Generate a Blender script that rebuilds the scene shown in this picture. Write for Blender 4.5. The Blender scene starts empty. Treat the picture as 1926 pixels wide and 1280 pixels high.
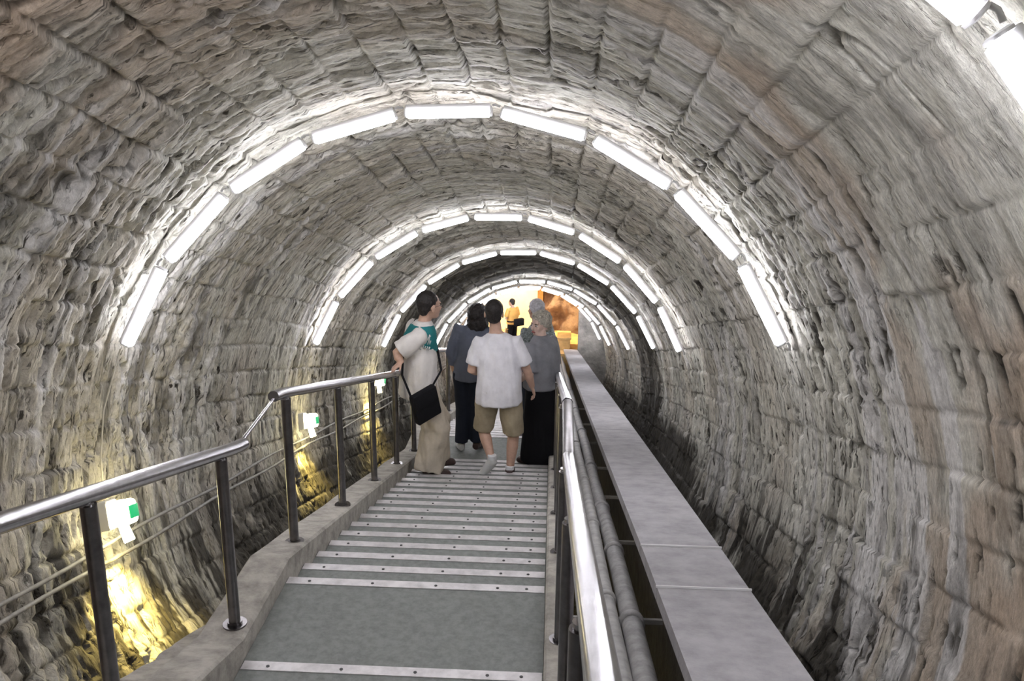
import bpy, bmesh, math, random
import numpy as np
from mathutils import Vector, Matrix, Quaternion, noise
random.seed(7)
C = bpy.context.scene.collection
S = bpy.context.scene
R_ = math.radians

# ------------------------------------------------------------------ camera, world, exposure
TH = 0.292566                     # the tunnel descends away from the camera at this angle
F = 1690.0
ct, st = math.cos(TH), math.sin(TH)
ZC = 12.0                         # height of the camera above the world origin
M = ((0.99870656, -0.02563021, 0.04391234),
     (0.04935974, 0.28151576, -0.95828623),
     (0.01219907, 0.95921425, 0.28241674))
cam_d = bpy.data.cameras.new('camera'); cam = bpy.data.objects.new('camera', cam_d); C.objects.link(cam)
cam.matrix_world = Matrix.Translation((0, 0, ZC)) @ Matrix(M).to_4x4()
cam_d.sensor_width = 36; cam_d.lens = 36 * F / 1926; cam_d.clip_start = 0.05; cam_d.clip_end = 200
S.camera = cam
S.view_settings.view_transform = 'Standard'; S.view_settings.look = 'None'
S.view_settings.gamma = 1; S.view_settings.use_curve_mapping = False
S.view_settings.exposure = 0.0
wd = bpy.data.worlds.new('world'); S.world = wd; wd.use_nodes = True
wd.node_tree.nodes['Background'].inputs[0].default_value = (0.8, 0.82, 0.9, 1)
wd.node_tree.nodes['Background'].inputs[1].default_value = 0.02
TUBE_POWER = 36.0

def P(x, s, h):                   # x across, s along the tunnel, h square to it -> world
    return Vector((x, s * ct + h * st, -s * st + h * ct + ZC))
def frame_of(v):                  # world -> (x, s, h)
    y, z = v[1], v[2] - ZC
    return v[0], y * ct - z * st, y * st + z * ct
AX = Vector((0, ct, -st)); UP = Vector((0, st, ct)); XX = Vector((1, 0, 0))

# ------------------------------------------------------------------ tagging
def tag(o, label=None, cat=None, group=None, kind=None):
    if label: o['label'] = label
    if cat: o['category'] = cat
    if group: o['group'] = group
    if kind: o['kind'] = kind
    return o
def empty(name, loc, label, cat, group=None):
    o = bpy.data.objects.new(name, None); C.objects.link(o); o.location = loc
    o.empty_display_size = 0.05
    return tag(o, label, cat, group)
def link(name, me, mats=None, parent=None, smooth=False):
    o = bpy.data.objects.new(name, me); C.objects.link(o)
    if mats:
        for m in (mats if isinstance(mats, (list, tuple)) else [mats]): me.materials.append(m)
    if smooth: me.polygons.foreach_set('use_smooth', [True] * len(me.polygons))
    if parent:
        o.parent = parent
        w = Vector(); q = parent
        while q: w += q.location; q = q.parent
        me.transform(Matrix.Translation(-w))     # geometry is written in world coordinates
    return o

# ------------------------------------------------------------------ mesh builder
class MB:
    def __init__(s): s.v = []; s.f = []; s.m = []
    def add(s, v, f, mi=0):
        n = len(s.v); s.v += [tuple(q) for q in v]; s.f += [tuple(i + n for i in q) for q in f]; s.m += [mi] * len(f)
    def hexa(s, p, mi=0):         # 8 points: bottom quad, top quad
        s.add(p, [(0, 3, 2, 1), (4, 5, 6, 7), (0, 1, 5, 4), (1, 2, 6, 5), (2, 3, 7, 6), (3, 0, 4, 7)], mi)
    def box(s, a, b, mi=0):
        x0, y0, z0 = a; x1, y1, z1 = b
        s.hexa([(x0, y0, z0), (x1, y0, z0), (x1, y1, z0), (x0, y1, z0), (x0, y0, z1), (x1, y0, z1), (x1, y1, z1), (x0, y1, z1)], mi)
    def obox(s, c, ax, ay, az, hx, hy, hz, mi=0, bev=0.0):
        if bev <= 0:
            p = [c + ax * (i * hx) + ay * (j * hy) + az * (k * hz) for k in (-1, 1) for i, j in ((-1, -1), (1, -1), (1, 1), (-1, 1))]
            s.hexa(p, mi); return
        prof = []
        for i, j, a0 in ((1, 1, 0), (-1, 1, 90), (-1, -1, 180), (1, -1, 270)):
            for k in range(4):
                a = R_(a0 + k * 30); prof.append((i * (hy - bev) + bev * math.cos(a), j * (hz - bev) + bev * math.sin(a)))
        n = len(prof); v = []
        for sx, q in ((-1, .0), (-1, 1), (1, 1), (1, .0)):
            sc = 1 if q else 1 - bev / max(hy, hz)
            off = hx if not q else hx - bev * .5
            v += [c + ax * (sx * off) + ay * (p[0] * sc) + az * (p[1] * sc) for p in prof]
        f = [tuple(range(n))[::-1], tuple(range(3 * n, 4 * n))]
        for r in range(3):
            for i in range(n):
                f.append((r * n + i, r * n + (i + 1) % n, (r + 1) * n + (i + 1) % n, (r + 1) * n + i))
        s.add(v, f, mi)
    def tube(s, pts, r, n=12, mi=0, ref=None):
        pts = [Vector(p) for p in pts]; rs = r if isinstance(r, list) else [r] * len(pts)
        v = []; pu = None
        for i, p in enumerate(pts):
            d = (pts[min(i + 1, len(pts) - 1)] - pts[max(i - 1, 0)]).normalized()
            if pu is None:
                u = Vector(ref) if ref else (Vector((0, 0, 1)) if abs(d.z) < .9 else Vector((1, 0, 0)))
            else: u = pu
            u = (u - d * u.dot(d)).normalized(); w = d.cross(u); pu = u
            rr = rs[i]; ra, rb = rr if isinstance(rr, tuple) else (rr, rr)
            v += [p + u * (ra * math.cos(2 * math.pi * k / n)) + w * (rb * math.sin(2 * math.pi * k / n)) for k in range(n)]
        f = [tuple(range(n))[::-1], tuple(range((len(pts) - 1) * n, len(pts) * n))]
        for i in range(len(pts) - 1):
            for k in range(n):
                f.append((i * n + k, i * n + (k + 1) % n, (i + 1) * n + (k + 1) % n, (i + 1) * n + k))
        s.add(v, f, mi)
    def ell(s, c, r, rot=None, n=16, m=10, mi=0):
        c = Vector(c); v = []; f = []
        rot = rot or Matrix.Identity(3)
        for i in range(1, m):
            a = math.pi * i / m
            for k in range(n):
                b = 2 * math.pi * k / n
                v.append(c + rot @ Vector((r[0] * math.sin(a) * math.cos(b), r[1] * math.sin(a) * math.sin(b), r[2] * math.cos(a))))
        for i in range(m - 2):
            for k in range(n):
                f.append((i * n + k, (i + 1) * n + k, (i + 1) * n + (k + 1) % n, i * n + (k + 1) % n))
        t = len(v); v += [c + rot @ Vector((0, 0, r[2])), c + rot @ Vector((0, 0, -r[2]))]
        for k in range(n):
            f.append((t, k, (k + 1) % n)); f.append((t + 1, (m - 2) * n + (k + 1) % n, (m - 2) * n + k))
        s.add(v, f, mi)
    def mesh(s, name):
        me = bpy.data.meshes.new(name); me.from_pydata(s.v, [], s.f); me.polygons.foreach_set('material_index', s.m); me.update()
        return me
    def build(s, name, mats, parent=None, smooth=False, auto=None):
        me = s.mesh(name)
        bm = bmesh.new(); bm.from_mesh(me); bmesh.ops.recalc_face_normals(bm, faces=bm.faces)
        if auto:
            for e in bm.edges:
                e.smooth = len(e.link_faces) == 2 and e.calc_face_angle(0) < R_(auto)
        bm.to_mesh(me); bm.free()
        return link(name, me, mats, parent, smooth or bool(auto))

# ------------------------------------------------------------------ materials
def mat(name, col, rough=0.6, metal=0.0, spec=0.4, noise_scale=None, noise_amt=0.15, bump=0.0, bump_scale=None, col2=None, emit=None, estr=0.0, coords='Object'):
    m = bpy.data.materials.new(name); m.use_nodes = True; nt = m.node_tree; N = nt.nodes; L = nt.links
    b = N['Principled BSDF']; b.inputs['Base Color'].default_value = (*col, 1); b.inputs['Roughness'].default_value = rough
    b.inputs['Metallic'].default_value = metal; b.inputs['Specular IOR Level'].default_value = spec
    if emit: b.inputs['Emission Color'].default_value = (*emit, 1); b.inputs['Emission Strength'].default_value = estr
    if noise_scale:
        tc = N.new('ShaderNodeTexCoord'); nz = N.new('ShaderNodeTexNoise'); nz.inputs['Scale'].default_value = noise_scale
        nz.inputs['Detail'].default_value = 6; nz.inputs['Roughness'].default_value = .65
        L.new(tc.outputs[coords], nz.inputs['Vector'])
        cr = N.new('ShaderNodeValToRGB'); c2 = col2 or tuple(max(0, c * (1 - 2 * noise_amt)) for c in col)
        cr.color_ramp.elements[0].color = (*c2, 1); cr.color_ramp.elements[1].color = (*tuple(min(1, c * (1 + noise_amt)) for c in col), 1)
        cr.color_ramp.elements[0].position = .3; cr.color_ramp.elements[1].position = .62
        L.new(nz.outputs['Fac'], cr.inputs['Fac']); L.new(cr.outputs['Color'], b.inputs['Base Color'])
        if bump:
            nb = N.new('ShaderNodeTexNoise'); nb.inputs['Scale'].default_value = bump_scale or noise_scale * 3; nb.inputs['Detail'].default_value = 4
            L.new(tc.outputs[coords], nb.inputs['Vector'])
            bp = N.new('ShaderNodeBump'); bp.inputs['Strength'].default_value = 1; bp.inputs['Distance'].default_value = bump
            L.new(nb.outputs['Fac'], bp.inputs['Height']); L.new(bp.outputs['Normal'], b.inputs['Normal'])
    return m

def wall_material():
    m = bpy.data.materials.new('tunnel_masonry'); m.use_nodes = True; nt = m.node_tree; N = nt.nodes; L = nt.links
    b = N['Principled BSDF']; b.inputs['Roughness'].default_value = .75; b.inputs['Specular IOR Level'].default_value = .35
    uv = N.new('ShaderNodeUVMap'); uv.uv_map = 'arc'
    def mp(sx, sy, rot=0):
        q = N.new('ShaderNodeMapping'); q.inputs['Scale'].default_value = (sx, sy, 1); q.inputs['Rotation'].default_value = (0, 0, rot)
        L.new(uv.outputs['UV'], q.inputs['Vector']); return q
    def nz(mapn, sc, det=5, ro=.6, dist=0):
        n = N.new('ShaderNodeTexNoise'); n.inputs['Scale'].default_value = sc; n.inputs['Detail'].default_value = det
        n.inputs['Roughness'].default_value = ro; n.inputs['Distortion'].default_value = dist; L.new(mapn.outputs['Vector'], n.inputs['Vector']); return n.outputs['Fac']
    def ramp(src, a, bb, ca=(0, 0, 0), cb=(1, 1, 1)):
        r = N.new('ShaderNodeValToRGB'); r.color_ramp.elements[0].position = a; r.color_ramp.elements[1].position = bb
        r.color_ramp.elements[0].color = (*ca, 1); r.color_ramp.elements[1].color = (*cb, 1); L.new(src, r.inputs['Fac']); return r.outputs['Color']
    def mix(f, a, bb, mode='MIX'):
        x = N.new('ShaderNodeMix'); x.data_type = 'RGBA'; x.blend_type = mode
        for i, v in ((0, f), (6, a), (7, bb)):
            if hasattr(v, 'links'): L.new(v, x.inputs[i])
            elif isinstance(v, tuple): x.inputs[i].default_value = (*v, 1)
            else: x.inputs[i].default_value = v
        return x.outputs[2]
    at = N.new('ShaderNodeAttribute'); at.attribute_name = 'wear_shade'      # r brown stone, g white deposit, b dark mould, dark grooves and painted shade
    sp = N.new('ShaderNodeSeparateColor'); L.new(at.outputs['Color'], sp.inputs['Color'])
    # UV x = arc in m, y = along tunnel in m
    base = mix(ramp(nz(mp(1, 1.6), 1.1, 4), .38, .62), (.66, .645, .555), (.44, .425, .36))
    base = mix(ramp(nz(mp(1, 3), 5, 6, .7), .35, .7), base, (.78, .77, .70))
    dash = ramp(nz(mp(1, 5.2, .04), 5.3, 4, .62, .35), .36, .41, (1, 1, 1), (0, 0, 0))
    dash2 = ramp(nz(mp(1, 2.0), 1.7, 3), .34, .50)
    dm = N.new('ShaderNodeMath'); dm.operation = 'MULTIPLY'; L.new(dash, dm.inputs[0]); L.new(dash2, dm.inputs[1])
    dm2 = N.new('ShaderNodeMath'); dm2.operation = 'MULTIPLY'; L.new(dm.outputs[0], dm2.inputs[0]); L.new(at.outputs['Alpha'], dm2.inputs[1])
    streak = ramp(nz(mp(.45, 6), 2.4, 4, .6), .52, .66)
    base = mix(sp.outputs['Red'], base, mix(ramp(nz(mp(1, 1.3), 3, 5), .35, .65), (.46, .34, .24), (.56, .46, .36)))
    base = mix(sp.outputs['Green'], base, (.78, .765, .74))
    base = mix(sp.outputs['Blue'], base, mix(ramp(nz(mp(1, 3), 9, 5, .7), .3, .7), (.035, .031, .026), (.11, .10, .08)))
    base = mix(dm2.outputs[0], base, (.07, .062, .05))
    fine = ramp(nz(mp(1, 2.2), 22, 7, .78), .30, .70, (.55, .54, .52), (1.28, 1.28, 1.28))
    base = mix(1.0, base, fine, 'MULTIPLY')
    L.new(base, b.inputs['Base Color'])
    bp0 = N.new('ShaderNodeBump'); bp0.inputs['Distance'].default_value = .03; bp0.inputs['Strength'].default_value = 1
    g0 = ramp(nz(mp(1, 4.2), 6.5, 4, .6, .3), .35, .44, (0, 0, 0), (1, 1, 1))
    L.new(mix(at.outputs['Alpha'], (1, 1, 1), g0), bp0.inputs['Height'])
    bp = N.new('ShaderNodeBump'); bp.inputs['Distance'].default_value = .008; bp.inputs['Strength'].default_value = .9
    L.new(nz(mp(1, 3.2), 14, 6, .7, .4), bp.inputs['Height']); L.new(bp0.outputs['Normal'], bp.inputs['Normal'])
    bp2 = N.new('ShaderNodeBump'); bp2.inputs['Distance'].default_value = .004; bp2.inputs['Strength'].default_value = .9
    L.new(nz(mp(1, 1.5), 80, 4, .7), bp2.inputs['Height']); L.new(bp.outputs['Normal'], bp2.inputs['Normal'])
    L.new(bp2.outputs['Normal'], b.inputs['Normal'])
    return m

def emat(name, col, strength):
    m = bpy.data.materials.new(name); m.use_nodes = True; N = m.node_tree.nodes
    b = N['Principled BSDF']; b.inputs['Base Color'].default_value = (.8, .8, .8, 1)
    b.inputs['Emission Color'].default_value = (*col, 1); b.inputs['Emission Strength'].default_value = strength
    return m
MW = wall_material()
MTUBE = emat('lit_diffuser', (.93, .92, 1.0), TUBE_POWER)
MPLAST = mat('white_fitting', (.72, .72, .72), .4)
MSTEEL = mat('brushed_steel', (.50, .49, .50), .22, 1.0, noise_scale=25, noise_amt=.1)
MPOST = mat('dark_steel', (.20, .19, .19), .28, 1.0, noise_scale=18, noise_amt=.12)
MCURB = mat('curb_concrete', (.36, .34, .30), .85, noise_scale=9, noise_amt=.2, bump=.006, bump_scale=40)
MSLAB = mat('slab_concrete', (.36, .35, .36), .8, noise_scale=6, noise_amt=.12, bump=.003, bump_scale=60)
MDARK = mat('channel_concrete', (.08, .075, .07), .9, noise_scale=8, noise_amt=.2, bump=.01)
MTREAD = mat('rubber_tread', (.20, .213, .20), .55, noise_scale=30, noise_amt=.12, bump=.001, bump_scale=200)
MNOSE = mat('nosing_metal', (.62, .60, .60), .45, .35, noise_scale=12, noise_amt=.12)
MSCREW = mat('screw', (.06, .06, .06), .5, .5)
MPIPE = mat('grey_pipe', (.27, .265, .26), .6, noise_scale=12, noise_amt=.18, bump=.003)
MPIPE2 = mat('pale_pipe', (.34, .335, .32), .6, noise_scale=10, noise_amt=.15, bump=.002)
MCOND = mat('conduit_grey', (.34, .33, .31), .6, noise_scale=15, noise_amt=.15)
MWIRE = mat('cable_cream', (.70, .66, .56), .5)

# ------------------------------------------------------------------ tunnel shell
CS = [(-6, -.68, -.76), (6.1, -.68, -.765), (11, -.68, -.77), (14.8, -.54, -.81), (20.5, -.45, -.87), (25, -.62, -.71), (28.5, -.70, -.52), (31, -.72, -.45)]
CSA = np.array(CS)
def cen(s): return float(np.interp(s, CSA[:, 0], CSA[:, 1])), float(np.interp(s, CSA[:, 0], CSA[:, 2]))
RW = 2.45
def on_wall(s, deg, r=RW):
    x, h = cen(s); a = R_(deg); return P(x + r * math.cos(a), s, h + r * math.sin(a))

def hsh(ix, iy, seed):
    n = (ix.astype(np.int64) * 374761393 + iy.astype(np.int64) * 668265263 + seed * 974634777) & 0xffffffff
    n = ((n ^ (n >> 13)) * 1274126177) & 0xffffffff
    n = n ^ (n >> 16)
    return (n & 0xffffff) / float(0xffffff)
def vn(x, y, seed):
    ix = np.floor(x); iy = np.floor(y); fx = x - ix; fy = y - iy
    fx = fx * fx * (3 - 2 * fx); fy = fy * fy * (3 - 2 * fy)
    a = hsh(ix, iy, seed); b = hsh(ix + 1, iy, seed); c = hsh(ix, iy + 1, seed); d = hsh(ix + 1, iy + 1, seed)
    return a + (b - a) * fx + (c - a) * fy + (a - b - c + d) * fx * fy
def fbm(x, y, seed, o=4, g=.5):
    t = 0; amp = 1; tot = 0
    for k in range(o):
        t = t + amp * vn(x * 2 ** k, y * 2 ** k, seed + k * 17); tot += amp; amp *= g
    return t / tot
def ss(a, b, x):
    t = np.clip((x - a) / (b - a), 0, 1); return t * t * (3 - 2 * t)

def relief(A, Sg, deg):           # A arc in m, Sg along in m; inward height in m and three masks of stains and painted shade
    # masonry: courses run along the tunnel, .27 m high, blocks about .6 m long
    ch = .27; row = np.floor(A / ch + .08 * (fbm(Sg * .8, A * .8, 3, 2) - .5)); fa = A / ch - row
    fa = A / ch + .10 * (fbm(Sg * 1.2, A * 1.2, 3, 2) - .5); row = np.floor(fa); fa = fa - row
    bl = .62; so = Sg / bl + hsh(row, row * 0, 5) * 1.0 + .10 * (fbm(Sg * 2, A * 2, 4, 2) - .5); col = np.floor(so); fs = so - col
    rnd = hsh(row, col, 11)
    ja = np.minimum(fa, 1 - fa) * ch; js = np.minimum(fs, 1 - fs) * bl
    jm = ss(.45, .62, fbm(A * 1.1, Sg * 1.1, 21, 3)) * .8 + .35
    joint = (1 - ss(.004, .020, ja)) * jm + (1 - ss(.004, .018, js)) * jm * .7
    hgt = (rnd - .5) * .030 - joint * .026 * np.where(deg < 40, .42, np.where(deg > 135, .75, 1.0))
    # every block is dressed with its own chisel strokes, roughly along the ring
    ang = (hsh(row, col, 31) - .5) * .7
    q = Sg + ang * A
    lane = vn(A / .10 + rnd * 40, q / .028, 41); lane2 = vn(A / .17 + 9, q / .045, 43)
    strokes = ss(.62, .86, lane) * .6 + ss(.60, .85, lane2)
    zone = ss(.40, .56, fbm(A * .9, Sg * .7, 51, 3))
    smooth_near = 1 - .88 * ss(0, 1, (5.2 - Sg) / 1.6) * ss(-95, -60, -deg)
    hgt = hgt - strokes * (.010 + .030 * zone) * smooth_near
    # crust and drips of lime running down the ring
    cr = fbm(A / 1.3, Sg / .16, 61, 4, .55); crm = ss(.5, .68, fbm(A / 2.5, Sg / 1.2, 65, 3))
    hgt = hgt + (ss(.50, .72, cr)) * .035 * crm + (fbm(A / .06, Sg / .05, 67, 3) - .5) * .022 * crm
    # broad unevenness
    hgt = hgt + (fbm(A / .9, Sg / .7, 71, 3) - .5) * np.where(deg < 35, .06, .09) + (fbm(A / .25, Sg / .12, 73, 3) - .5) * .026 * np.where((deg < 35), .55, 1.0) + (fbm(A / .10, Sg / .035, 75, 3) - .5) * .014 * (.3 + zone) * smooth_near
    # long dark cracks
    ck = np.abs(fbm(A / 1.7 + .4 * fbm(A * 2, Sg * 2, 83, 2), Sg / .45, 81, 3) - .5); ckm = ss(.53, .62, fbm(A / 1.1, Sg / .8, 85, 2))
    crack = (1 - ss(.004, .014, ck)) * ckm
    hgt = hgt - crack * .03
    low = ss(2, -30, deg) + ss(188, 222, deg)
    red = ss(.41, .55, fbm(A / 1.2, Sg / .9, 91, 4)) * (.25 + .75 * ss(0, 1, (5.6 - Sg) / 2.6)) * .9
    red = np.clip(red + .45 * ss(-5, -25, deg) * ss(.40, .62, fbm(A / .5, Sg / .3, 93, 3)), 0, 1)
    green = np.clip(.95 * ss(.565, .60, fbm(A / 2.4, Sg / .20, 131, 5, .5)) * ss(-45, -25, -np.abs(deg + 2)) * (1 - ss(5, 7, Sg)) +ss(.55, .75, cr) * crm * .9 + .8 * ss(.57, .66, fbm(A / 1.6, Sg / .11, 95, 3)) * ss(.45, .6, fbm(A / 1.8, Sg / 1.5, 97, 2)), 0, 1)
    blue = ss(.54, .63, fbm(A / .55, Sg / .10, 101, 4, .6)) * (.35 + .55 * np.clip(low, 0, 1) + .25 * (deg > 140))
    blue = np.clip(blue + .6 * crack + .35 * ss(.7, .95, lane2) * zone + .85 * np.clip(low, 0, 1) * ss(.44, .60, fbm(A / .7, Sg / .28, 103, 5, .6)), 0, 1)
    gap_shade = ss(9.8, 11.5, Sg + (-deg - 12) * .05) * ss(-5, -13, deg) + .9 * ss(7.2, 8.4, Sg) * ss(193, 203, deg)  # shade in the gaps beside walkway and left curb, painted into the wall colour
    gap_shade = np.clip(gap_shade, 0, 1)
    blue = np.clip(blue + 1.0 * gap_shade * ss(.15, .35, fbm(A / .4, Sg / .3, 109, 4)), 0, 1)
    q2 = Sg + .12 * A; sl = vn(A / .20 + 3.3, q2 / .034, 141) * .75 + vn(A / .07, q2 / .018, 143) * .25
    slots = ss(.715, .755, sl) * ss(.42, .55, fbm(A / .8, Sg / .6, 145, 3)) * (deg < 75)
    hgt = hgt - slots * .02; blue = np.clip(blue + .9 * slots, 0, 1)
    edge = ss(3.0, 3.6, Sg) * (1 - ss(-30, -19, deg + (Sg - 5) * -1.2)) * (1 - ss(9, 11, Sg))  # shade along the slab edge, painted as a dark band on the wall
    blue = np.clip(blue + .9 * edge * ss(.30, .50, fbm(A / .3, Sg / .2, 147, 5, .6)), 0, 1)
    dim = ss(15.6, 16.4, Sg) * (1 - ss(19.6, 20.2, Sg)) # soot plus painted dimness of the wide lamp gap between third and fourth arches
    blue = np.clip(blue + .75 * dim * ss(.2, .5, fbm(A / .8, Sg / .5, 113, 4)) + .35 * ss(11.5, 12.5, Sg) * ss(.35, .6, fbm(A / .7, Sg / .4, 115, 4)), 0, 1)
    rough = np.clip(ss(3.6, 5.4, Sg) + .5 * (deg > 110) + .35 * ss(.5, .6, fbm(A * 1.3, Sg * 1.1, 121, 3)), .08, 1)
    blue = np.clip(blue + .38 * joint * ss(.35, .6, fbm(A * 2, Sg * 2, 123, 2)), 0, 1)
    return hgt, red, green, blue, rough

def tunnel():
    sv = [-5.0]
    while sv[-1] < 30.2:
        s = sv[-1]; sv.append(s + (.05 if s < 1.2 else .016 if s < 7 else .024 if s < 12 else .04 if s < 18 else .08))
    sv = np.array(sv); n = 900
    parts = (('wall_right', -52, 42), ('ceiling', 42, 138), ('wall_left', 138, 235), ('floor', 235, 308))
    for name, d0, d1 in parts:
        k = int(n * (d1 - d0) / 360); 
        if name == 'floor': k //= 4
        sv2 = sv[::4] if name == 'floor' else sv
        if name == 'floor' and sv2[-1] != sv[-1]: sv2 = np.append(sv2, sv[-1])
        dg = np.linspace(d0, d1, k + 1)
        Sg, D = np.meshgrid(sv2, dg, indexing='ij'); A = np.radians(D) * RW + 20
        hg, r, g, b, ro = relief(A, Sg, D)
        cx = np.interp(Sg, CSA[:, 0], CSA[:, 1]); chh = np.interp(Sg, CSA[:, 0], CSA[:, 2])
        rr = RW + .03 - hg; a = np.radians(D); x = cx + rr * np.cos(a); h = chh + rr * np.sin(a)
        V = np.stack([x, Sg * ct + h * st, -Sg * st + h * ct + ZC], -1).reshape(-1, 3)
        ns, nd = Sg.shape
        i = np.arange(ns - 1)[:, None] * nd + np.arange(nd - 1)[None, :]
        Fq = np.stack([i, i + nd, i + nd + 1, i + 1], -1).reshape(-1, 4)
        me = bpy.data.meshes.new(name); nf = len(Fq)
        me.vertices.add(len(V)); me.vertices.foreach_set('co', V.astype(np.float32).ravel())
        me.loops.add(nf * 4); me.loops.foreach_set('vertex_index', Fq.astype(np.int32).ravel())
        me.polygons.add(nf); me.polygons.foreach_set('loop_start', np.arange(nf, dtype=np.int32) * 4)
        me.polygons.foreach_set('use_smooth', np.ones(nf, dtype=bool))
        me.update(calc_edges=True)
        uvl = me.uv_layers.new(name='arc'); uvd = np.stack([A, Sg], -1).reshape(-1, 2)[Fq.ravel()]
        uvl.data.foreach_set('uv', uvd.astype(np.float32).ravel())
        ca = me.color_attributes.new(name='wear_shade', type='FLOAT_COLOR', domain='POINT')
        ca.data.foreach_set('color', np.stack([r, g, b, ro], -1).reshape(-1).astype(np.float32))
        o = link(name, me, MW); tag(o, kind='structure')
tunnel()

# ------------------------------------------------------------------ stairs
FL = [(-1.0, 3.99, -1.45)]        # (first s, last nosing s, h of nosing line)
s0, hh = 4.66, -1.245
while s0 < 29.0:
    FL.append((s0, s0 + 17 * .2977, hh)); s0 += 17 * .2977 + .67; hh += .20
nos = []
k = 13
while k >= 0: nos.append((3.99 - .2977 * k, -1.45)); k -= 1
for a, b, h in FL[1:]:
    for j in range(18):
        if a + .2977 * j < 29.6: nos.append((a + .2977 * j, h))
XL, XR = -1.345, 0.0
stairs = empty('staircase', P(-.67, 4, -1.6), 'long grey staircase descending the tunnel with pale metal nosings', 'stairs')
def nose(x, s, h, top=0): 
    v = P(x, s, h); v.z += top; return v
prev = None
for i, (s, h) in enumerate(nos):
    q = P(0, s, h)
    if prev is None: prev = P(0, s - .2977, h)
    landing = (q.y - prev.y) > .5
    b = MB(); b.box((XL, prev.y, q.z - (.16 if not landing else .16)), (XR, q.y, q.z))
    t = b.build('landing_panel' if landing else 'tread', MTREAD, stairs)
    if i * 1 < 95:
        m = MB(); m.box((XL + .004, q.y - .055, q.z), (XR - .004, q.y + .006, q.z + .004)); m.box((XL + .004, q.y, q.z - .022), (XR - .004, q.y + .006, q.z + .001))
        if s < 9:
            for xx in (.12, .45, .78, 1.1, 1.25):
                m.tube([(XL + xx, q.y - .028, q.z + .003), (XL + xx, q.y - .028, q.z + .0065)], .008, 8, 1)
        m.build('nosing_strip', [MNOSE, MSCREW], t)
    prev = q
last_nose = prev
# curbs
def top_profile(off):
    pr = [(-1.2, -1.45 + off)]
    for a, b, h in FL:
        if a > 0: pr.append((a + .02, h + off))
        pr.append((min(b, 29.6) + (-.0), h + off))
        if b > 29.6: break
    return pr
def ribbon(x0, x1, prof, depth, name, material, parent=None, dens=.25, wob=0.0):
    pts = []
    for (sa, ha), (sb, hb) in zip(prof, prof[1:]):
        n = max(1, int((sb - sa) / dens))
        for i in range(n): pts.append((sa + (sb - sa) * i / n, ha + (hb - ha) * i / n))
    pts.append(prof[-1]); b = MB(); v = []; bev = min(.012, (x1 - x0) * .2)
    for i, (s, h) in enumerate(pts):
        w = wob * (random.random() - .5); w2 = wob * (random.random() - .5)
        for x, hh_ in ((x0, h - depth), (x0 + w2, h - bev), (x0 + bev + w2, h + w), (x1 - bev, h + w), (x1, h - bev), (x1, h - depth)):
            v.append(P(x, s, hh_))
    f = [(0, 1, 2, 3, 4, 5), tuple(range(len(v) - 6, len(v)))[::-1]]
    for i in range(len(pts) - 1):
        for k in range(6): f.append((i * 6 + k, i * 6 + (k + 1) % 6, i * 6 + 6 + (k + 1) % 6, i * 6 + 6 + k))
    b.add(v, f); return b.build(name, material, parent)
cl = ribbon(-1.56, XL - .002, top_profile(.11), .30, 'stair_curb', MCURB, wob=.008)
tag(cl, 'low concrete curb along the left side of the stairs', 'curb')
crb = ribbon(XR + .002, .10, top_profile(.10), .28, 'stair_curb', MCURB, wob=.004)
tag(crb, 'narrow concrete curb along the right side of the stairs', 'curb')
ld = ribbon(-1.80, -1.565, [(-1.2, -1.45), (3.9, -1.47), (4.5, -1.50), (5.3, -1.54), (6.2, -1.62), (7.0, -1.8)], .30, 'ledge', MCURB, wob=.03, dens=.08)
tag(ld, 'rough sandy ledge between the left curb and the tunnel wall', 'ledge')

# ------------------------------------------------------------------ slab walkway, pipes, brackets on the right
def slab_h(s): return -1.31 + .0426 * s
joints = [-1.0, 1.2, 3.05, 4.30, 5.05, 6.9, 9.3, 9.9, 12.3, 14.7, 17.1, 19.5, 21.9, 24.3, 26.7, 29.3]
walk = empty('walkway', P(.75, 3, slab_h(3)), 'raised grey concrete slab walkway running beside the pipes on the right', 'walkway')
XS0, XS1 = .50, .94
for i, (a, b_) in enumerate(zip(joints, joints[1:])):
    b = MB(); a2 = a + .004; b2 = b_ - .004
    def xs(s): sh = .03 - .0055 * max(0, s - 5) ; return XS0 + sh, XS1 + sh
    x0, x1 = xs(a); x2, x3 = xs(b_)
    p = [P(x0, a2, slab_h(a) - .07), P(x1, a2, slab_h(a) - .07), P(x3, b2, slab_h(b_) - .07), P(x2, b2, slab_h(b_) - .07),
         P(x0, a2, slab_h(a)), P(x1, a2, slab_h(a)), P(x3, b2, slab_h(b_)), P(x2, b2, slab_h(b_))]
    b.hexa(p); b.build('concrete_slab', MSLAB, walk)
for s in (4.30, 5.05):
    x0, x1 = XS0 + .03, XS1 + .03; b = MB()
    b.obox(P((x0 + x1) / 2, s, slab_h(s) + .004), XX, AX, UP, .225, .006, .005)
    b.build('joint_seal', MPLAST, walk)
b = MB()
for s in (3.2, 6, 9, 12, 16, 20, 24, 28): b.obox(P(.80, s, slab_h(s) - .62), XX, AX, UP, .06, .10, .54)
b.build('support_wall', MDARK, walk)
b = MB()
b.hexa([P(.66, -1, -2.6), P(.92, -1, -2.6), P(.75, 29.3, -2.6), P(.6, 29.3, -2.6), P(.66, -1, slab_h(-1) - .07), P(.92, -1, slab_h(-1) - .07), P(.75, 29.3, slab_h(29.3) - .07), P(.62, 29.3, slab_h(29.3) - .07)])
b.build('support_beam', MDARK, walk)
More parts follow.
